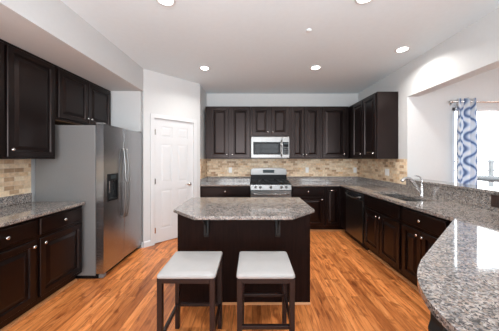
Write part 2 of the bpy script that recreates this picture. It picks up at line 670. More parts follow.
sw = MB().box(NX, NX + 0.1, YF - 0.1, JAMB + 0.1, 0, CEIL)
struct('wall_breakfast_side', sw, 'wall')
# baseboards that show
bbp = lambda: [(0.0, 0.0), (-0.016, 0.0), (-0.016, 0.075), (-0.008, 0.09), (0.0, 0.09)]
bb = MB().prism_axis(bbp(), 0.0, D0 - 0.062, 'x').prism_axis(bbp(), D1 + 0.062, DL, 'x')
struct('baseboard_pantry', bb, 'white', loc=(PX1, PY1, 0), rotz=PI / 4)
struct('baseboard_alcove', MB().prism_axis([(PY1 + u, z) for u, z in bbp()], XL, PX1 - 0.005, 'x'), 'white')
# breakfast room window: frame, sash bars, pane
wf = MB()
wf.box(WX0, WX0 + 0.05, JAMB + 0.01, JAMB + 0.09, WZ0, WZ1).box(WX1 - 0.05, WX1, JAMB + 0.01, JAMB + 0.09, WZ0, WZ1)
wf.box(WX0, WX1, JAMB + 0.01, JAMB + 0.09, WZ0, WZ0 + 0.05).box(WX0, WX1, JAMB + 0.01, JAMB + 0.09, WZ1 - 0.05, WZ1)
wf.box((WX0 + WX1) / 2 - 0.03, (WX0 + WX1) / 2 + 0.03, JAMB + 0.02, JAMB + 0.08, WZ0, WZ1)
win = struct('window_1', wf, 'white', bevel=0.003)
struct('window_pane', MB().box(WX0 + 0.05, WX1 - 0.05, JAMB + 0.05, JAMB + 0.056, WZ0 + 0.05, WZ1 - 0.05), 'pane', parent=win)
struct('window_sill', MB().box(WX0 - 0.04, WX1 + 0.04, JAMB - 0.035, JAMB + 0.01, WZ0 - 0.03, WZ0), 'white', parent=win, bevel=0.003)
# big windows behind the viewpoint (frames)
wf2 = MB()
for x in (-1.9, -0.72, 0.46, 1.64):
    wf2.box(x, x + 0.06, YF - 0.09, YF - 0.03, 0.3, 2.5)
wf2.box(-1.9, 1.7, YF - 0.09, YF - 0.03, 0.3, 0.36).box(-1.9, 1.7, YF - 0.09, YF - 0.03, 2.44, 2.5).box(-1.9, 1.7, YF - 0.09, YF - 0.03, 1.9, 1.95)
struct('window_2', wf2, 'white')
df = MB()  # unseen patio door, added so the cabinet end panel reflects more light
for x in (2.8, 3.715, 4.63):
    df.box(x, x + 0.07, YF - 0.09, YF - 0.03, 0.15, 2.25)
df.box(2.8, 4.7, YF - 0.09, YF - 0.03, 2.18, 2.25).box(2.8, 4.7, YF - 0.09, YF - 0.03, 0.15, 0.23)
struct('added_door', df, 'white')

# pantry door (six panels) with casing, hinges and lever
pd = thing('door_1', 'white six-panel pantry door set across the corner', 'door', (PX1, PY1, 0), PI / 4)
del pd['category']
pd['kind'] = 'structure'
dm = MB()
w0, w1 = D0 + 0.004, D1 - 0.004
z0, z1 = 0.012, DH - 0.005
T = 0.035
yb = 0.047
dm.box(w0, w1, yb - T + 0.008, yb, z0, z1)
st, mid = 0.105, 0.095
px = [w0 + st, (w0 + w1) / 2 - mid / 2, (w0 + w1) / 2 + mid / 2, w1 - st]
rows = [(z0 + 0.22, z0 + 0.86), (z0 + 0.98, z0 + 1.62), (z0 + 1.73, z1 - 0.115)]
yf = yb - T
# stiles and rails stand proud of the panel fields
for a, b_ in ((w0, px[0]), (px[1], px[2]), (px[3], w1)):
    dm.box(a, b_, yf, yf + 0.01, z0, z1)
for a, b_ in ((z0, rows[0][0]), (rows[0][1], rows[1][0]), (rows[1][1], rows[2][0]), (rows[2][1], z1)):
    dm.box(px[0], px[1], yf, yf + 0.01, a, b_).box(px[2], px[3], yf, yf + 0.01, a, b_)
for a, b_ in rows:
    for c, d in ((px[0], px[1]), (px[2], px[3])):
        dm.raised(c + 0.014, d - 0.014, a + 0.014, b_ - 0.014, yf + 0.0095, [(0, 0.0), (0.0, 0.001), (0.028, 0.0075)])
dm.build('door_leaf', 'white', pd)
cm = MB()
CW = 0.062
cm.box(D0 - CW, D0, -0.018, 0, 0, DH + CW).box(D1, D1 + CW, -0.018, 0, 0, DH + CW).box(D0, D1, -0.018, 0, DH, DH + CW)
cm.box(D0, D0 + 0.003, 0, 0.08, 0, DH).box(D1 - 0.003, D1, 0, 0.08, 0, DH).box(D0, D1, 0, 0.08, DH - 0.004, DH)
struct('trim_1', cm, 'white', bevel=0.004, loc=(PX1, PY1, 0), rotz=PI / 4)
for hz in (0.22, 1.02, 1.82):
    MB().box(w0 - 0.003, w0 + 0.024, yf - 0.004, yf + 0.002, hz - 0.045, hz + 0.045).lathe([(0.007, -0.05), (0.007, 0.05)], (w0, yf - 0.006, hz), 'z', 8).build('hinge', 'nickel', pd)
hd = MB().lathe([(0.032, 0.0), (0.032, 0.006), (0.026, 0.011), (0.011, 0.013), (0.011, 0.048)], (w1 - 0.065, yf, 0.93), '-y', 16)
hd.tube([(w1 - 0.062, yf - 0.046, 0.93), (w1 - 0.10, yf - 0.05, 0.932), (w1 - 0.14, yf - 0.048, 0.934), (w1 - 0.175, yf - 0.042, 0.928)], [0.011, 0.010, 0.009, 0.008])
hd.build('door_handle', 'nickel', pd)

# ================================================================== CABINETS
KNOB = [(0.0055, 0.0), (0.0055, 0.014), (0.014, 0.019), (0.015, 0.023), (0.011, 0.029), (0.004, 0.031)]
DOOR_RINGS = [(0, 0), (0, 0.014), (0.004, 0.019), (0.050, 0.019), (0.056, 0.005), (0.068, 0.005), (0.098, 0.0165), (0.100, 0.017)]


def add_knob(parent, x, z, y=-0.019):
    MB().lathe(KNOB, (x, y, z), '-y', 14).build('knob', 'nickel', parent)


def add_door(root, x0, x1, z0, z1, knob=None):
    d = MB().raised(x0, x1, z0, z1, 0.0, DOOR_RINGS).build('door', 'cab', root)
    if knob:
        add_knob(d, knob[0], knob[1])
    return d


def add_drawer(root, x0, x1, z0, z1, knob=True):
    rings = [(0, 0), (0, 0.013), (0.006, 0.019), (0.016, 0.019)]
    d = MB().raised(x0, x1, z0, z1, 0.0, rings).build('drawer', 'cab', root)
    if knob:
        add_knob(d, (x0 + x1) / 2, (z0 + z1) / 2)
    return d


BASE_TOP = CT - 0.03 - 0.001
BD = 0.60
BDC = 0.588


def base_cabinet(label, loc, rotz, wid, doors, drawer=True, hollow=False, depth=BDC, end_wall=0.0, drawer_knob=True, door_z1=0.665, group=None):
    """doors: list of (x0, x1, side the knob is on)"""
    t = thing('base_cabinet', label, 'cabinet', loc, rotz, group)
    b = MB()
    if hollow:
        b.box(0, 0.018, 0, depth, 0.1, BASE_TOP).box(wid - 0.018, wid, 0, depth, 0.1, BASE_TOP).box(0.018, wid - 0.018, 0, depth, 0.1, 0.118)
        b.box(0.018, wid - 0.018, depth - 0.012, depth, 0.118, BASE_TOP).box(0.018, wid - 0.018, 0, 0.02, 0.118, BASE_TOP)
        b.box(0.0, wid, 0.075, depth, 0.0, 0.1)
    else:
        b.box(0, wid, 0, depth, 0.1, BASE_TOP).box(0, wid, 0.075, depth, 0.0, 0.1)
    b.build('carcass', 'cab', t, 0.0015)
    MB().prism_axis([(0.075, 0.0), (0.050, 0.0), (0.054, 0.016), (0.066, 0.026), (0.075, 0.028)], 0, wid, 'x').build('shoe_moulding', 'shoe', t)
    if drawer:
        add_drawer(t, 0.022, wid - 0.022, 0.70, 0.845, drawer_knob)
    for x0, x1, side in doors:
        kx = None if not side else ((x1 - 0.03) if side == 'r' else (x0 + 0.03))
        add_door(t, x0, x1, 0.135, door_z1, (kx, door_z1 - 0.045) if kx else None)
    return t


UZ0, UZ1 = 1.385, 2.437


def upper_cabinet(label, loc, rotz, wid, doors, z0=UZ0, z1=UZ1, depth=0.33, group=None):
    t = thing('wall_cabinet', label, 'cabinet', loc, rotz, group)
    MB().box(0, wid, 0, depth, z0, z1).build('carcass', 'cab', t, 0.0015)
    for x0, x1, side in doors:
        kx = (x1 - 0.028) if side == 'r' else (x0 + 0.028)
        add_door(t, x0, x1, z0 + 0.022, z1 - 0.03, (kx, z0 + 0.085))
    return t


RL = PI / 2       # cabinets on the fridge wall face +x
RR = -PI / 2      # cabinets on the sink wall face -x
# --- fridge wall: local x runs away from the camera
LFX = XL + BD
base_cabinet('dark base cabinet by the fridge side, drawer over one panelled door', (LFX, 1.985, 0), RL, 0.535, [(0.022, 0.513, 'l')])
base_cabinet('dark base cabinet on the fridge wall, one cabinet away from the fridge', (LFX, 1.455, 0), RL, 0.53, [(0.022, 0.508, 'r')])
base_cabinet('dark two-door base cabinet of the fridge wall farthest from the fridge', (LFX, 0.60, 0), RL, 0.855, [(0.022, 0.42, 'r'), (0.43, 0.833, 'l')])
upper_cabinet('tall dark wall cabinet beside the fridge, above the tiled backsplash', (XL + 0.33, 1.47, 0), RL, 1.01, [(0.022, 0.485, 'l'), (0.512, 0.992, 'l')], z1=2.4385)
fcab = upper_cabinet('short dark two-door wall cabinet directly above the fridge', (XL + 0.33, 2.485, 0), RL, 0.97, [(0.025, 0.478, 'r'), (0.492, 0.945, 'l')], z0=1.83, z1=2.4385)
MB().box(0.02, 0.95, 0.02, 0.31, 1.822, 1.8295).build('underside', 'cabunder', fcab)
# --- rear wall
RFY = YB - BD
base_cabinet('dark base cabinet between the pantry wall and the range', (-0.975, RFY, 0), 0, 0.945, [(0.022, 0.465, 'r'), (0.48, 0.923, 'l')])
base_cabinet('dark drawer base cabinet just past the range, partly behind the island', (0.745, RFY, 0), 0, 0.62, [(0.03, 0.60, 'r')])
cc = base_cabinet('dark corner base cabinet with a narrow full-height door beside the dishwasher', (1.367, RFY, 0), 0, 0.91, [], drawer=False)
nd = add_door(cc, 0.02, 0.285, 0.135, 0.845)
MB().tube([(0.10, -0.019, 0.795), (0.10, -0.038, 0.795), (0.20, -0.038, 0.795), (0.20, -0.019, 0.795)], 0.005, 8).build('pull', 'nickel', nd)
upper_cabinet('tall two-door wall cabinet beside the pantry corner wall', (-0.935, YB - 0.33, 0), 0, 0.905, [(0.106, 0.465, 'r'), (0.515, 0.885, 'l')])
upper_cabinet('short two-door wall cabinet above the microwave', (-0.028, YB - 0.33, 0), 0, 0.776, [(0.04, 0.373, 'r'), (0.418, 0.751, 'l')], z0=1.835)
upper_cabinet('narrow two-door wall cabinet just past the microwave', (0.75, YB - 0.33, 0), 0, 0.63, [(0.03, 0.295, 'r'), (0.305, 0.60, 'l')])
upper_cabinet('one-door wall cabinet on the rear wall next to the inner corner', (1.382, YB - 0.33, 0), 0, 0.56, [(0.03, 0.485, 'r')])
# --- sink wall: local x runs towards the camera
RFX = XR - BD - 0.01
t = thing('dishwasher', 'dark stainless dishwasher under the counter beside the inner corner', 'dishwasher', (RFX, 3.925, 0), RR)
MB().box(0.0, 0.60, 0.0, 0.57, 0.1, BASE_TOP - 0.01).box(0.0, 0.60, 0.06, 0.5, 0.0, 0.1).build('tub_housing', 'black', t, 0.002)
MB().box(0.004, 0.596, -0.024, -0.001, 0.115, 0.742).build('door', 'dw', t, 0.004)
MB().box(0.004, 0.596, -0.020, -0.001, 0.748, BASE_TOP - 0.012).build('control_panel', 'glassblack', t, 0.003)
MB().box(0.592, 0.5975, -0.0255, -0.001, 0.115, 0.742).build('edge_trim', 'steel', t)
hb = catmull([(0.06, -0.02, 0.80), (0.075, -0.05, 0.795), (0.17, -0.062, 0.772), (0.30, -0.066, 0.764), (0.43, -0.062, 0.772), (0.525, -0.05, 0.795), (0.54, -0.02, 0.80)], 5)
MB().tube(hb, 0.011, 10).build('handle', 'steel', t)
sc = base_cabinet('dark sink base cabinet with two doors below the faucet', (RFX, 3.318, 0), RR, 0.83, [(0.022, 0.405, 'r'), (0.425, 0.808, 'l')], hollow=True, drawer_knob=False)
base_cabinet('dark two-door base cabinet with a wide drawer, meeting the angled peninsula', (RFX, 2.484, 0), RR, 0.60, [(0.022, 0.294, 'r'), (0.306, 0.578, 'l')])
fl = MB().box(RFX + 0.001, RFX + 0.3, 3.929, RFY - 0.001, 0.1, BASE_TOP).box(RFX + 0.075, RFX + 0.3, 3.929, RFY - 0.001, 0, 0.1).build('cabinet_filler', 'cab')
tag(fl, 'plain dark filler strip between the dishwasher and the inner corner', 'cabinet filler')
upper_cabinet('tall two-door wall cabinet on the sink wall with a glossy end panel', (XR - 0.33, 4.315, 0), RR, 0.845, [(0.03, 0.41, 'r'), (0.43, 0.815, 'r')], depth=0.328)
uf = MB().box(XR - 0.328, XR - 0.003, 4.318, YB - 0.003, UZ0, UZ1).build('corner_filler', 'cab')
tag(uf, 'plain dark filler closing the inner corner between wall cabinets', 'cabinet filler')

# --- peninsula body with corbel
pen = [(RFX, 1.880), (RFX, 1.70), (0.89, 1.005), (0.825, 0.93), (0.805, 0.86), (0.805, 0.35), (XR - 0.02, 0.35), (XR - 0.02, 1.880)]
pc = thing('peninsula_cabinet', 'dark panelled peninsula base under the curved end of the granite counter', 'cabinet')
MB().prism(pen, 0.0, BASE_TOP).build('carcass', 'island', pc, 0.003)


co = MB().prism_axis([(0.8045 + u, BASE_TOP + z) for u, z in [(0, 0), (-0.115, 0), (-0.115, -0.10), (-0.125, -0.13), (-0.118, -0.18), (-0.095, -0.235), (-0.06, -0.29), (-0.04, -0.35), (-0.045, -0.38), (-0.03, -0.42), (0, -0.43)]], 0.80, 0.86, 'y')
co.build('corbel', 'iron', pc, 0.003)

# ================================================================== COUNTERTOPS
def slab(name, outer, holes, z0, z1, m='granite', bevel=0.006):
    bm = bmesh.new()
    edges = []
    for loop in [outer] + holes:
        vs = [bm.verts.new((x, y, z0)) for x, y in loop]
        edges += [bm.edges.new((vs[i], vs[(i + 1) % len(vs)])) for i in range(len(vs))]
    r = bmesh.ops.triangle_fill(bm, use_beauty=True, use_dissolve=False, edges=edges)
    faces = [g for g in r['geom'] if isinstance(g, bmesh.types.BMFace)]
    e = bmesh.ops.extrude_face_region(bm, geom=faces)
    bmesh.ops.translate(bm, vec=(0, 0, z1 - z0), verts=[g for g in e['geom'] if isinstance(g, bmesh.types.BMVert)])
    bmesh.ops.recalc_face_normals(bm, faces=bm.faces)
    me = bpy.data.meshes.new(name)
    bm.to_mesh(me)
    bm.free()
    me.materials.append(M[m])
    o = bpy.data.objects.new(name, me)
    C.objects.link(o)
    if bevel:
        md = o.modifiers.new('edge', 'BEVEL')
        md.width, md.segments, md.limit_method, md.angle_limit = bevel, 2, 'ANGLE', math.radians(50)
    return o


CB = CT - 0.03
ctl = slab('countertop', [(XL + 0.002, 0.60), (XL + 0.635, 0.60), (XL + 0.635, 2.53), (XL + 0.002, 2.53)], [], CB, CT)
tag(ctl, 'speckled granite countertop running up to the fridge side', 'countertop')
MB().box(XL + 0.002, XL + 0.022, 0.60, 2.53, CT + 0.0005, CT + 0.10).build('backsplash_curb', 'granite', ctl, 0.002)
ctr = slab('countertop', [(PX2 + 0.004, YB - 0.002), (PX2 + 0.004, YB - 0.635), (-0.034, YB - 0.635), (-0.034, YB - 0.002)], [], CB, CT)
tag(ctr, 'short speckled granite countertop between the pantry wall and the range', 'countertop')
MB().box(PX2 + 0.025, -0.034, YB - 0.022, YB - 0.002, CT + 0.0005, CT + 0.10).box(PX2 + 0.004, PX2 + 0.024, YB - 0.62, YB - 0.002, CT + 0.0005, CT + 0.10).build('backsplash_curb', 'granite', ctr, 0.002)
CF = XR - 0.635
curve = catmull([(0.826, 1.082), (0.735, 0.985), (0.667, 0.892), (0.612, 0.774), (0.590, 0.66), (0.587, 0.56)], 5)
outer = [(0.740, YB - 0.002), (0.740, YB - 0.635), (CF, YB - 0.635), (CF, 1.815)] + [(p.x, p.y) for p in curve] + [(0.587, 0.2), (XR - 0.002, 0.2), (XR - 0.002, YB - 0.002)]


def rrect(x0, x1, y0, y1, r=0.05, n=5):
    pts = []
    for cx, cy, a0 in ((x1 - r, y1 - r, 0), (x0 + r, y1 - r, PI / 2), (x0 + r, y0 + r, PI), (x1 - r, y0 + r, 1.5 * PI)):
        for k in range(n + 1):
            a = a0 + k / n * PI / 2
            pts.append((cx + r * math.cos(a), cy + r * math.sin(a)))
    return pts


SX0, SX1, SY0, SY1 = 1.765, 2.125, 2.535, 3.265
ctm = slab('countertop', outer, [rrect(SX0, SX1, SY0, SY1)], CB, CT)
tag(ctm, 'long speckled granite countertop with sink cut-out ending in the curved peninsula', 'countertop')
sp = MB().box(0.740, XR - 0.023, YB - 0.022, YB - 0.002, CT + 0.0005, CT + 0.10)
sp.box(XR - 0.022, XR - 0.002, JAMB, YB - 0.002, CT + 0.0005, CT + 0.10)
sp.build('backsplash_curb', 'granite', ctm, 0.002)
MB().box(XR - 0.022, XR - 0.002, 0.2, JAMB - 0.001, CT + 0.0005, 1.058).build('backsplash_slab', 'granite', ctm, 0.002)
led = slab('bar_ledge', [(XR - 0.035, 0.2), (XR + 0.24, 0.2), (XR + 0.24, JAMB - 0.003), (XR - 0.035, JAMB - 0.003)], [], 1.060, 1.090)
tag(led, 'raised granite bar ledge on the half wall below the breakfast room opening', 'ledge')

# ================================================================== TILED BACKSPLASHES
TZ0, TZ1 = CT + 0.101, UZ0 - 0.001
b = MB().box(XL + 0.002, XL + 0.012, 0.60, 2.53, TZ0, TZ1).build('tile_backsplash', 'tile_y')
tag(b, 'beige mosaic tile backsplash on the fridge wall above the short counter', 'backsplash')
b = MB().box(PX2 + 0.013, XR - 0.013, YB - 0.012, YB - 0.002, TZ0, TZ1).box(-0.028, 0.738, YB - 0.012, YB - 0.002, 0.85, TZ0).build('tile_backsplash', 'tile_x')
tag(b, 'beige mosaic tile backsplash on the rear wall behind the range', 'backsplash')
b = MB().box(XR - 0.012, XR - 0.002, JAMB + 0.002, YB - 0.002, TZ0, TZ1).build('tile_backsplash', 'tile_y')
tag(b, 'brown beige mosaic tile backsplash on the sink wall beneath the end cabinet', 'backsplash')
b = MB().box(PX2 + 0.002, PX2 + 0.012, YB - 0.60, YB - 0.002, TZ0, TZ1).build('tile_backsplash', 'tile_y')
tag(b, 'narrow mosaic tile return on the pantry side wall', 'backsplash')

# ================================================================== OUTLETS
def outlet(label, loc, rotz, gangs=1, m='plastic', group=None):
    t = thing('wall_outlet', label, 'outlet', loc, rotz, group)
    wd = 0.07 + 0.046 * (gangs - 1)
    MB().box(-wd / 2, wd / 2, -0.006, 0, -0.0575, 0.0575).build('cover_plate', m, t, 0.003)
    for g in range(gangs):
        cx = (g - (gangs - 1) / 2) * 0.046
        MB().box(cx - 0.0165, cx + 0.0165, -0.009, -0.005, -0.033, 0.033).build('receptacle', m, t, 0.002)
    return t


yo = YB - 0.012
outlet('white outlet on the rear tile between pantry wall and range', (-0.465, yo, 1.142), 0)
outlet('white outlet on the rear tile just past the range', (1.185, yo, 1.142), 0)
outlet('white outlet on the rear tile in the inner corner', (2.215, yo, 1.142), 0)
outlet('white double switch plate on the sink wall tile', (XR - 0.012, 3.74, 1.16), RR, 2)
outlet('dark brown outlet plate on the granite below the bar ledge', (XR - 0.022, 2.045, 0.992), RR, 2, 'brownplate')

# ================================================================== FRIDGE
FX = -1.71                                # door fronts
fr = thing('refrigerator', 'stainless side-by-side refrigerator with ice dispenser in its freezer door', 'refrigerator', (FX, 2.555, 0), RL)
FW = 0.90
MB().box(0.0, FW, 0.095, 0.79, 0.04, 1.775).build('cabinet_body', 'fridge_side', fr, 0.006)
MB().box(0.01, FW - 0.01, 0.05, 0.7, 0.0, 0.055).build('base_grille', 'black', fr, 0.003)
dv = 0.41
# freezer door with a recess for the dispenser
dx0, dx1, dz0, dz1 = 0.075, 0.275, 0.875, 1.205
fd = MB().box(0.002, dx0, 0, 0.085, 0.06, 1.79).box(dx1, dv - 0.004, 0, 0.085, 0.06, 1.79).box(dx0, dx1, 0, 0.085, 0.06, dz0).box(dx0, dx1, 0, 0.085, dz1, 1.79).box(dx0, dx1, 0.07, 0.085, dz0, dz1)
fdo = fd.build('freezer_door', 'steel_dark', fr)
dp = MB().box(dx0, dx0 + 0.016, -0.006, 0.02, dz0, dz1).box(dx1 - 0.016, dx1, -0.006, 0.02, dz0, dz1).box(dx0 + 0.016, dx1 - 0.016, -0.006, 0.02, dz0, dz0 + 0.02)
dp.box(dx0 + 0.016, dx1 - 0.016, -0.006, 0.03, dz1 - 0.085, dz1).box(dx0 + 0.005, dx1 - 0.005, 0.064, 0.0695, dz0, dz1)
dpo = dp.build('dispenser', 'black', fdo, 0.002)
dpo['label'] = 'black water and ice dispenser'
MB().box(dx0 + 0.05, dx1 - 0.05, -0.008, -0.005, dz1 - 0.06, dz1 - 0.02).build('dispenser_display', 'display', fdo)
MB().box(dx0 + 0.055, dx0 + 0.095, 0.03, 0.055, dz0 + 0.09, dz1 - 0.09).build('ice_lever', 'nickel', fdo, 0.003)
MB().box(dx0 + 0.02, dx1 - 0.02, 0.0, 0.06, dz0 + 0.021, dz0 + 0.026).build('drip_tray', 'knobblack', fdo)
rdo = MB().box(dv + 0.004, FW - 0.002, 0, 0.085, 0.06, 1.79).build('fridge_door', 'steel_dark', fr, 0.008)


def bar_handle(parent, x, zt, zb, bow):
    h_ = zt - zb
    pts = catmull([(x, 0.002, zt), (x, -0.022, zt - 0.02), (x + bow * 0.4, -0.036, zt - 0.15 * h_), (x + bow * 0.85, -0.046, zt - 0.33 * h_), (x + bow, -0.05, zt - 0.5 * h_),
                   (x + bow * 0.85, -0.046, zb + 0.33 * h_), (x + bow * 0.4, -0.036, zb + 0.15 * h_), (x, -0.022, zb + 0.02), (x, 0.002, zb)], 5)
    MB().tube(pts, 0.0125, 10).build('handle', 'steel', parent)


bar_handle(fdo, dv - 0.036, 1.52, 0.62, -0.006)
bar_handle(rdo, dv + 0.03, 1.52, 0.62, 0.006)
for x in (0.03, FW - 0.03):
    MB().box(x - 0.025, x + 0.025, 0.0, 0.09, 1.791, 1.805).build('hinge_cover', 'fridge_side', fr, 0.004)
    MB().box(x - 0.025, x + 0.025, 0.005, 0.06, 0.012, 0.052).build('foot_cover', 'fridge_side', fr, 0.004)

# ================================================================== RANGE
RX, RW = -0.028, 0.762
rg = thing('gas_range', 'stainless gas range with black grates in the rear counter run', 'range', (RX, YB - 0.665, 0), 0)
MB().box(0, RW, 0.03, 0.64, 0.02, 0.90).build('body', 'black', rg, 0.003)
MB().box(0, RW, 0.0, 0.60, 0.90, 0.915).build('cooktop', 'black', rg, 0.004)
MB().prism_axis([(-0.002, 0.80), (0.03, 0.80), (0.03, 0.914), (0.012, 0.914)], 0, RW, 'x').build('control_panel', 'steel', rg, 0.003)
for k, kx in enumerate((0.095, 0.185, 0.381, 0.577, 0.667)):
    kb = MB().lathe([(0.024, 0.0), (0.024, 0.008), (0.019, 0.012), (0.017, 0.034), (0.013, 0.037)], (kx, 0.006, 0.855), '-y', 16)
    kb.box(kx - 0.004, kx + 0.004, -0.036, 0.0, 0.84, 0.87)
    kb.build('burner_knob', 'steel', rg)
od = MB().box(0.004, RW - 0.004, -0.012, 0.028, 0.20, 0.79).build('oven_door', 'steel', rg, 0.004)
MB().box(0.12, RW - 0.12, -0.014, -0.011, 0.33, 0.64).build('oven_window', 'glassblack', od)
MB().tube([(0.06, -0.012, 0.735), (0.06, -0.055, 0.735), (0.09, -0.062, 0.735), (RW - 0.09, -0.062, 0.735), (RW - 0.06, -0.055, 0.735), (RW - 0.06, -0.012, 0.735)], 0.013, 10).build('handle', 'steel', od)
MB().box(0.004, RW - 0.004, -0.008, 0.028, 0.05, 0.19).build('storage_drawer', 'steel', rg, 0.004)
bgp = [(0.0, 1.0), (0.0, 1.15), (0.03, 1.175), (0.10, 1.185), (RW / 2, 1.19), (RW - 0.10, 1.185), (RW - 0.03, 1.175), (RW, 1.15), (RW, 1.0)]
bgm = MB().prism_axis([(x, z + 0.045) if z < 1.01 else (x, z) for x, z in bgp], 0.575, 0.645, 'y')
bgo = bgm.build('backguard', 'steel', rg, 0.004)
MB().box(0.0, RW, 0.585, 0.64, 0.912, 1.05).build('backguard_base', 'black', rg, 0.002)
MB().box(0.26, 0.50, 0.571, 0.576, 1.085, 1.15).build('clock_display', 'display', bgo)
for gx in (0.02, 0.268, 0.516):
    g = MB()
    x0, x1, y0, y1, zt = gx, gx + 0.226, 0.06, 0.56, 0.955
    bar = 0.010
    g.box(x0, x1, y0, y0 + bar, zt - 0.012, zt).box(x0, x1, y1 - bar, y1, zt - 0.012, zt)
    g.box(x0, x0 + bar, y0, y1, zt - 0.012, zt).box(x1 - bar, x1, y0, y1, zt - 0.012, zt)
    g.box(x0, x1, (y0 + y1) / 2 - bar / 2, (y0 + y1) / 2 + bar / 2, zt - 0.012, zt)
    g.box((x0 + x1) / 2 - bar / 2, (x0 + x1) / 2 + bar / 2, y0, y1, zt - 0.012, zt)
    for qx in (x0, x1 - bar):
        for qy in (y0, y1 - bar, (y0 + y1) / 2 - bar / 2):
            g.box(qx, qx + bar, qy, qy + bar, 0.9145, zt)
    g.build('burner_grate', 'iron', rg)
for bx, by in ((0.133, 0.18), (0.133, 0.44), (0.381, 0.31), (0.629, 0.18), (0.629, 0.44)):
    MB().lathe([(0.05, 0.0), (0.05, 0.008), (0.034, 0.010), (0.034, 0.020), (0.02, 0.023)], (bx, by, 0.9152), 'z', 16).build('burner', 'iron', rg)

# ================================================================== MICROWAVE
MW0, MW1 = 1.402, 1.822
mw = thing('microwave', 'stainless microwave hung under the short cabinet above the range', 'microwave', (-0.020, YB - 0.40, 0), 0)
MWW = 0.758
MB().box(0, MWW, 0.02, 0.386, MW0, MW1).build('body', 'steel', mw, 0.003)
mdoor = MB().box(0.002, 0.612, -0.005, 0.019, MW0 + 0.002, MW1 - 0.002).build('door', 'steel', mw, 0.004)
MB().box(0.045, 0.585, -0.008, -0.004, MW0 + 0.065, MW1 - 0.105).build('door_frame', 'black', mdoor, 0.002)
MB().box(0.085, 0.535, -0.0095, -0.0075, MW0 + 0.10, MW1 - 0.145).build('door_window', 'glassblack', mdoor)
MB().tube([(0.598, -0.004, MW1 - 0.075), (0.598, -0.045, MW1 - 0.085), (0.598, -0.05, MW1 - 0.15), (0.598, -0.05, MW0 + 0.10), (0.598, -0.045, MW0 + 0.045), (0.598, -0.004, MW0 + 0.035)], 0.011, 10).build('handle', 'steel', mdoor)
MB().box(0.616, MWW - 0.002, -0.005, 0.019, MW0 + 0.002, MW1 - 0.002).build('control_panel', 'steel', mw, 0.003)
cpb = MB().box(0.628, MWW - 0.016, -0.008, -0.004, MW0 + 0.065, MW1 - 0.105).build('keypad', 'glassblack', mw, 0.002)
MB().box(0.645, MWW - 0.03, -0.0095, -0.0075, MW1 - 0.155, MW1 - 0.12).build('clock_display', 'display', mw)
for r in range(4):
    for c in range(3):
        MB().box(0.642 + c * 0.034, 0.642 + c * 0.034 + 0.026, -0.0095, -0.0078, MW0 + 0.085 + r * 0.036, MW0 + 0.085 + r * 0.036 + 0.022).build('button', 'knobblack', cpb)

# ================================================================== SINK, FAUCET
sk = thing('kitchen_sink', 'stainless double-bowl sink set under the granite on the window side', 'sink', (0, 0, 0))


def basin(y0, y1):
    b = MB()
    x0, x1, zt, zb = SX0 - 0.006, SX1 + 0.006, CB - 0.0015, CB - 0.18
    t_ = 0.004
    b.box(x0, x1, y0, y1, zb, zb + t_).box(x0, x0 + t_, y0, y1, zb, zt).box(x1 - t_, x1, y0, y1, zb, zt).box(x0, x1, y0, y0 + t_, zb, zt).box(x0, x1, y1 - t_, y1, zb, zt)
    o = b.build('bowl', 'sinksteel', sk)
    MB().lathe([(0.042, 0), (0.042, 0.003), (0.03, 0.003), (0.028, 0.001)], ((x0 + x1) / 2, (y0 + y1) / 2, zb + t_), 'z', 16).build('drain', 'chrome', o)


basin(SY0 - 0.006, (SY0 + SY1) / 2 - 0.012)
basin((SY0 + SY1) / 2 + 0.012, SY1 + 0.006)
MB().box(SX0 - 0.006, SX1 + 0.006, (SY0 + SY1) / 2 - 0.0115, (SY0 + SY1) / 2 + 0.0115, CB - 0.10, CB - 0.012).build('divider', 'sinksteel', sk, 0.004)
fcx, fcy = 2.195, 2.87
fc = thing('faucet', 'chrome single-lever kitchen faucet behind the sink', 'faucet', (fcx, fcy, CT), 0)
MB().lathe([(0.031, 0.0005), (0.031, 0.008), (0.026, 0.014), (0.025, 0.06), (0.026, 0.10), (0.020, 0.125), (0.010, 0.135)], (0, 0, 0), 'z', 18).build('faucet_body', 'chrome', fc)
MB().tube(catmull([(-0.005, 0, 0.045), (-0.05, 0, 0.105), (-0.10, 0, 0.175), (-0.14, 0, 0.222), (-0.185, 0, 0.236), (-0.225, 0, 0.226), (-0.258, 0, 0.196)], 5), [0.021] * 8 + [0.0175] * 16 + [0.019] * 7, 12).build('spout', 'chrome', fc)
MB().tube(catmull([(0.0, 0, 0.12), (0.004, 0, 0.175), (-0.006, 0, 0.225), (-0.035, 0, 0.258), (-0.085, 0, 0.268)], 5), [0.010] * 8 + [0.008] * 8 + [0.0075] * 5, 10).build('lever', 'chrome', fc)

# ================================================================== ISLAND
IX0, IX1, IY0, IY1 = -0.755, 0.600, 1.872, 2.80
isl = thing('kitchen_island', 'dark kitchen island with clipped-corner granite top behind the stools', 'island', (0, 0, 0))
ch = 0.262
top = slab('granite_top', [(IX0 + ch, IY0), (IX1 - ch, IY0), (IX1, IY0 + ch), (IX1, IY1), (IX0, IY1), (IX0, IY0 + ch)], [], CB, CT)
top.parent = isl
BX0, BX1, BY0, BY1 = -0.712, 0.556, 2.122, 2.765
MB().box(BX0, BX1, BY0, BY1, 0.0, CB - 0.0005).build('cabinet_body', 'island', isl, 0.002)
MB().prism_axis([(BY0, 0.0), (BY0 - 0.014, 0.0), (BY0 - 0.012, 0.008), (BY0, 0.016)], BX0, BX1, 'x').build('shoe_moulding', 'shoe', isl)


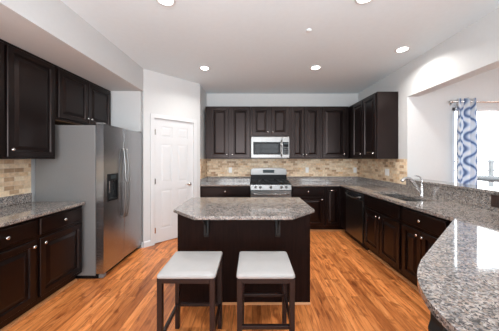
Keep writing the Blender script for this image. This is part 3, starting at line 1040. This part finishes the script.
def bracket(x):
    o = MB()
    o.prism_axis([(BY0 - 0.0005 + u, CB - 0.0005 + z) for u, z in [(0, 0), (-0.20, 0), (-0.20, -0.014), (-0.03, -0.022)] + [(-0.03 + 0.0, -0.05), (-0.028, -0.20), (-0.018, -0.225), (0, -0.225)]], x - 0.022, x + 0.022, 'x')
    o.prism_axis([(BY0 - 0.02 + u, CB - 0.01 + z) for u, z in [(0, 0), (-0.15, 0), (-0.135, -0.03), (-0.08, -0.06), (-0.04, -0.10), (-0.02, -0.17), (0, -0.19)]], x - 0.006, x + 0.006, 'x')
    b_ = o.build('support_bracket', 'iron', isl, 0.002)
    b_['label'] = 'black iron support bracket'


bracket(-0.432)
bracket(0.245)

# ================================================================== STOOLS
def stool(label, cx, cy, sz, rotz=0.0):
    t = thing('bar_stool', label, 'stool', (cx, cy, 0), rotz, 'backless stools at the island')
    h, lw, H = 0.195, 0.034, 0.597
    # cushion with a soft rounded rim
    c = MB()
    rings = [(0.003, H + 0.001), (0.0, H + 0.005), (0.0, H + 0.016), (0.003, H + 0.022), (0.010, H + 0.025), (0.06, H + 0.028)]
    vs, fs = [], []
    n = 0
    for ins, z in rings:
        loop = rrect(-h + ins, h - ins, -h + ins, h - ins, max(0.012, 0.02 - ins * 0.2), 4)
        n = len(loop)
        vs += [(x, y, z) for x, y in loop]
    for i in range(len(rings) - 1):
        for k in range(n):
            fs.append((i * n + k, i * n + (k + 1) % n, (i + 1) * n + (k + 1) % n, (i + 1) * n + k))
    fs.append(tuple(range(n - 1, -1, -1)))
    fs.append(tuple(range((len(rings) - 1) * n, len(rings) * n)))
    c.add(vs, fs, True).build('seat_cushion', 'leather', t)
    e = h - 0.004
    for sx in (-1, 1):
        for sy in (-1, 1):
            x0, x1 = sorted((sx * e, sx * (e - lw)))
            y0, y1 = sorted((sy * e, sy * (e - lw)))
            MB().box(x0, x1, y0, y1, 0, H).build('leg', 'stool', t, 0.002)
    a = e - lw
    MB().box(-a, a, -e, -e + 0.025, H - 0.032, H).box(-a, a, e - 0.025, e, H - 0.032, H).box(-e, -e + 0.025, -a, a, H - 0.032, H).box(e - 0.025, e, -a, a, H - 0.032, H).build('seat_frame', 'stool', t, 0.0015)
    q = (lw - 0.022) / 2
    for s in (-1, 1):
        y0, y1 = sorted((s * (e - q), s * (e - q - 0.022)))
        MB().box(-a, a, y0, y1, sz - 0.012, sz + 0.012).build('stretcher', 'stool', t, 0.0015)
        MB().box(y0, y1, -a, a, sz - 0.012, sz + 0.012).build('stretcher', 'stool', t, 0.0015)
    return t


stool('white-topped dark bar stool at the pantry-door end of the island', -0.437, 1.653, 0.19)
stool('white-topped dark bar stool at the sink end of the island', 0.092, 1.653, 0.27)

# ================================================================== RECESSED LIGHTS
def can(label, x, y):
    t = thing('recessed_light', label, 'ceiling light', (x, y, CEIL), 0, 'recessed ceiling lights')
    r0, r1, seg = 0.062, 0.085, 28
    m = MB()
    vs, fs = [], []
    prof = [(r0, 0.0), (r0, -0.004), (r1 - 0.006, -0.008), (r1, -0.003), (r1, 0.0)]
    for r, z in prof:
        vs += [(r * math.cos(2 * PI * k / seg), r * math.sin(2 * PI * k / seg), z) for k in range(seg)]
    for i in range(len(prof) - 1):
        for k in range(seg):
            fs.append((i * seg + k, i * seg + (k + 1) % seg, (i + 1) * seg + (k + 1) % seg, (i + 1) * seg + k))
    m.add(vs, fs, True).build('trim_ring', 'white', t)
    MB().lathe([(r0 + 0.001, -0.0005), (r0 + 0.001, -0.003), (r0 * 0.6, -0.005)], (0, 0, 0), 'z', seg).build('lens', 'lamp', t)
    d = bpy.data.lights.new('recessed_lamp', 'AREA')
    d.shape = 'DISK'
    d.size = 0.12
    d.energy = CAN_POWER
    d.color = (1.0, 0.97, 0.93)
    d.spread = math.radians(144)
    o = bpy.data.objects.new('recessed_lamp', d)
    o.location = (0, 0, -0.012)
    o.parent = t
    C.objects.link(o)


can('round recessed ceiling light in front of the pantry door corner', -0.735, 3.44)
can('round recessed ceiling light between range and inner cabinet corner', 0.98, 3.42)
can('round recessed ceiling light close to the sink wall', 1.93, 2.85)
can('recessed ceiling light cut by the top edge of the picture, above the stools', -0.765, 1.96)
can('recessed ceiling light at the top picture edge over the peninsula aisle', 0.985, 1.93)
sd = thing('smoke_detector', 'small pale round detector on the ceiling above the island', 'smoke detector', (0.62, 2.42, CEIL))
MB().lathe([(0.03, -0.0005), (0.03, -0.008), (0.022, -0.014)], (0, 0, 0), 'z', 20).build('housing', 'ceiling', sd)

# ================================================================== CURTAIN
RODZ, RODY = 2.205, JAMB - 0.085
rod = thing('curtain_rod', 'dark thin curtain rod over the breakfast room window', 'curtain rod', (2.88, RODY, RODZ))
MB().tube([(0, 0, 0), (2.1, 0, 0)], 0.010, 10).build('pole', 'nickel', rod)
MB().lathe([(0.010, 0), (0.018, -0.006), (0.020, -0.025), (0.012, -0.036)], (0, 0, 0), 'x', 12).build('finial', 'nickel', rod)
for bx in (0.035, 2.06):
    MB().box(bx - 0.008, bx + 0.008, 0.0, 0.084, -0.006, 0.006).box(bx - 0.015, bx + 0.015, 0.074, 0.084, -0.03, 0.03).build('bracket', 'nickel', rod)
cu = MB()
nu, nv = 120, 40
cx0, cx1 = 2.928, 3.205
vs, uvs, fs = [], [], []
for j in range(nv + 1):
    z = RODZ + 0.045 - j / nv * 1.95
    fl_ = 1.0 - 0.10 * math.exp(-((j / nv) ** 2) * 30)
    for i in range(nu + 1):
        u = i / nu
        # two broad gathered lobes
        x = cx0 + (cx1 - cx0) * (0.5 + (u - 0.5) * fl_) + 0.007 * math.sin(u * 2 * PI * 4 + 0.6 * j / nv)
        y = RODY - 0.002 - 0.042 * math.cos(u * 2 * PI * 2) * (0.8 + 0.2 * math.sin(j * 0.11)) + 0.016 * math.sin(u * 2 * PI * 5 + 1 + j * 0.03)
        vs.append((x, y, z))
        uvs.append((u * 0.50, z))
for j in range(nv):
    for i in range(nu):
        a = j * (nu + 1) + i
        fs.append((a, a + 1, a + nu + 2, a + nu + 1))
cu.add(vs, fs, True)
cur = cu.build('curtain', 'curtain', fix=False)
uvl = cur.data.uv_layers.new(name='UVMap')
for lp in cur.data.loops:
    uvl.data[lp.index].uv = uvs[lp.vertex_index]
sm = cur.modifiers.new('cloth', 'SOLIDIFY')
sm.thickness = 0.003
tag(cur, 'white curtain with blue medallion print hanging at the breakfast room window', 'curtain')

# ================================================================== OUTSIDE THE WINDOW
struct('ground_deck', MB().box(NX - 3.4, NX + 4.2, JAMB + 0.3, 7.2, -0.15, -0.05), 'deck')
rl = thing('deck_railing', 'pale grey deck railing seen through the bright window', 'railing', (0, 6.9, -0.05))
for x in (3.2, 5.35, 7.43, 9.3):
    MB().box(x - 0.045, x + 0.045, -0.045, 0.045, 0, 1.40).build('post', 'rail', rl)
MB().box(3.2, 9.3, -0.04, 0.04, 1.32, 1.36).build('top_rail', 'rail', rl)
MB().box(3.2, 9.3, -0.03, 0.03, 1.05, 1.09).build('middle_rail', 'rail', rl)
tb = thing('patio_table', 'grey table outside seen at the bottom of the bright window', 'table', (5.75, 5.0, -0.05))
MB().lathe([(0.55, 0.93), (0.70, 0.95), (0.70, 0.985), (0.60, 1.01), (0.1, 1.03)], (0, 0, 0), 'z', 32).build('tabletop', 'greytable', tb)
MB().lathe([(0.25, 0), (0.25, 0.02), (0.05, 0.05), (0.05, 0.93)], (0, 0, 0), 'z', 20).build('pedestal', 'greytable', tb)
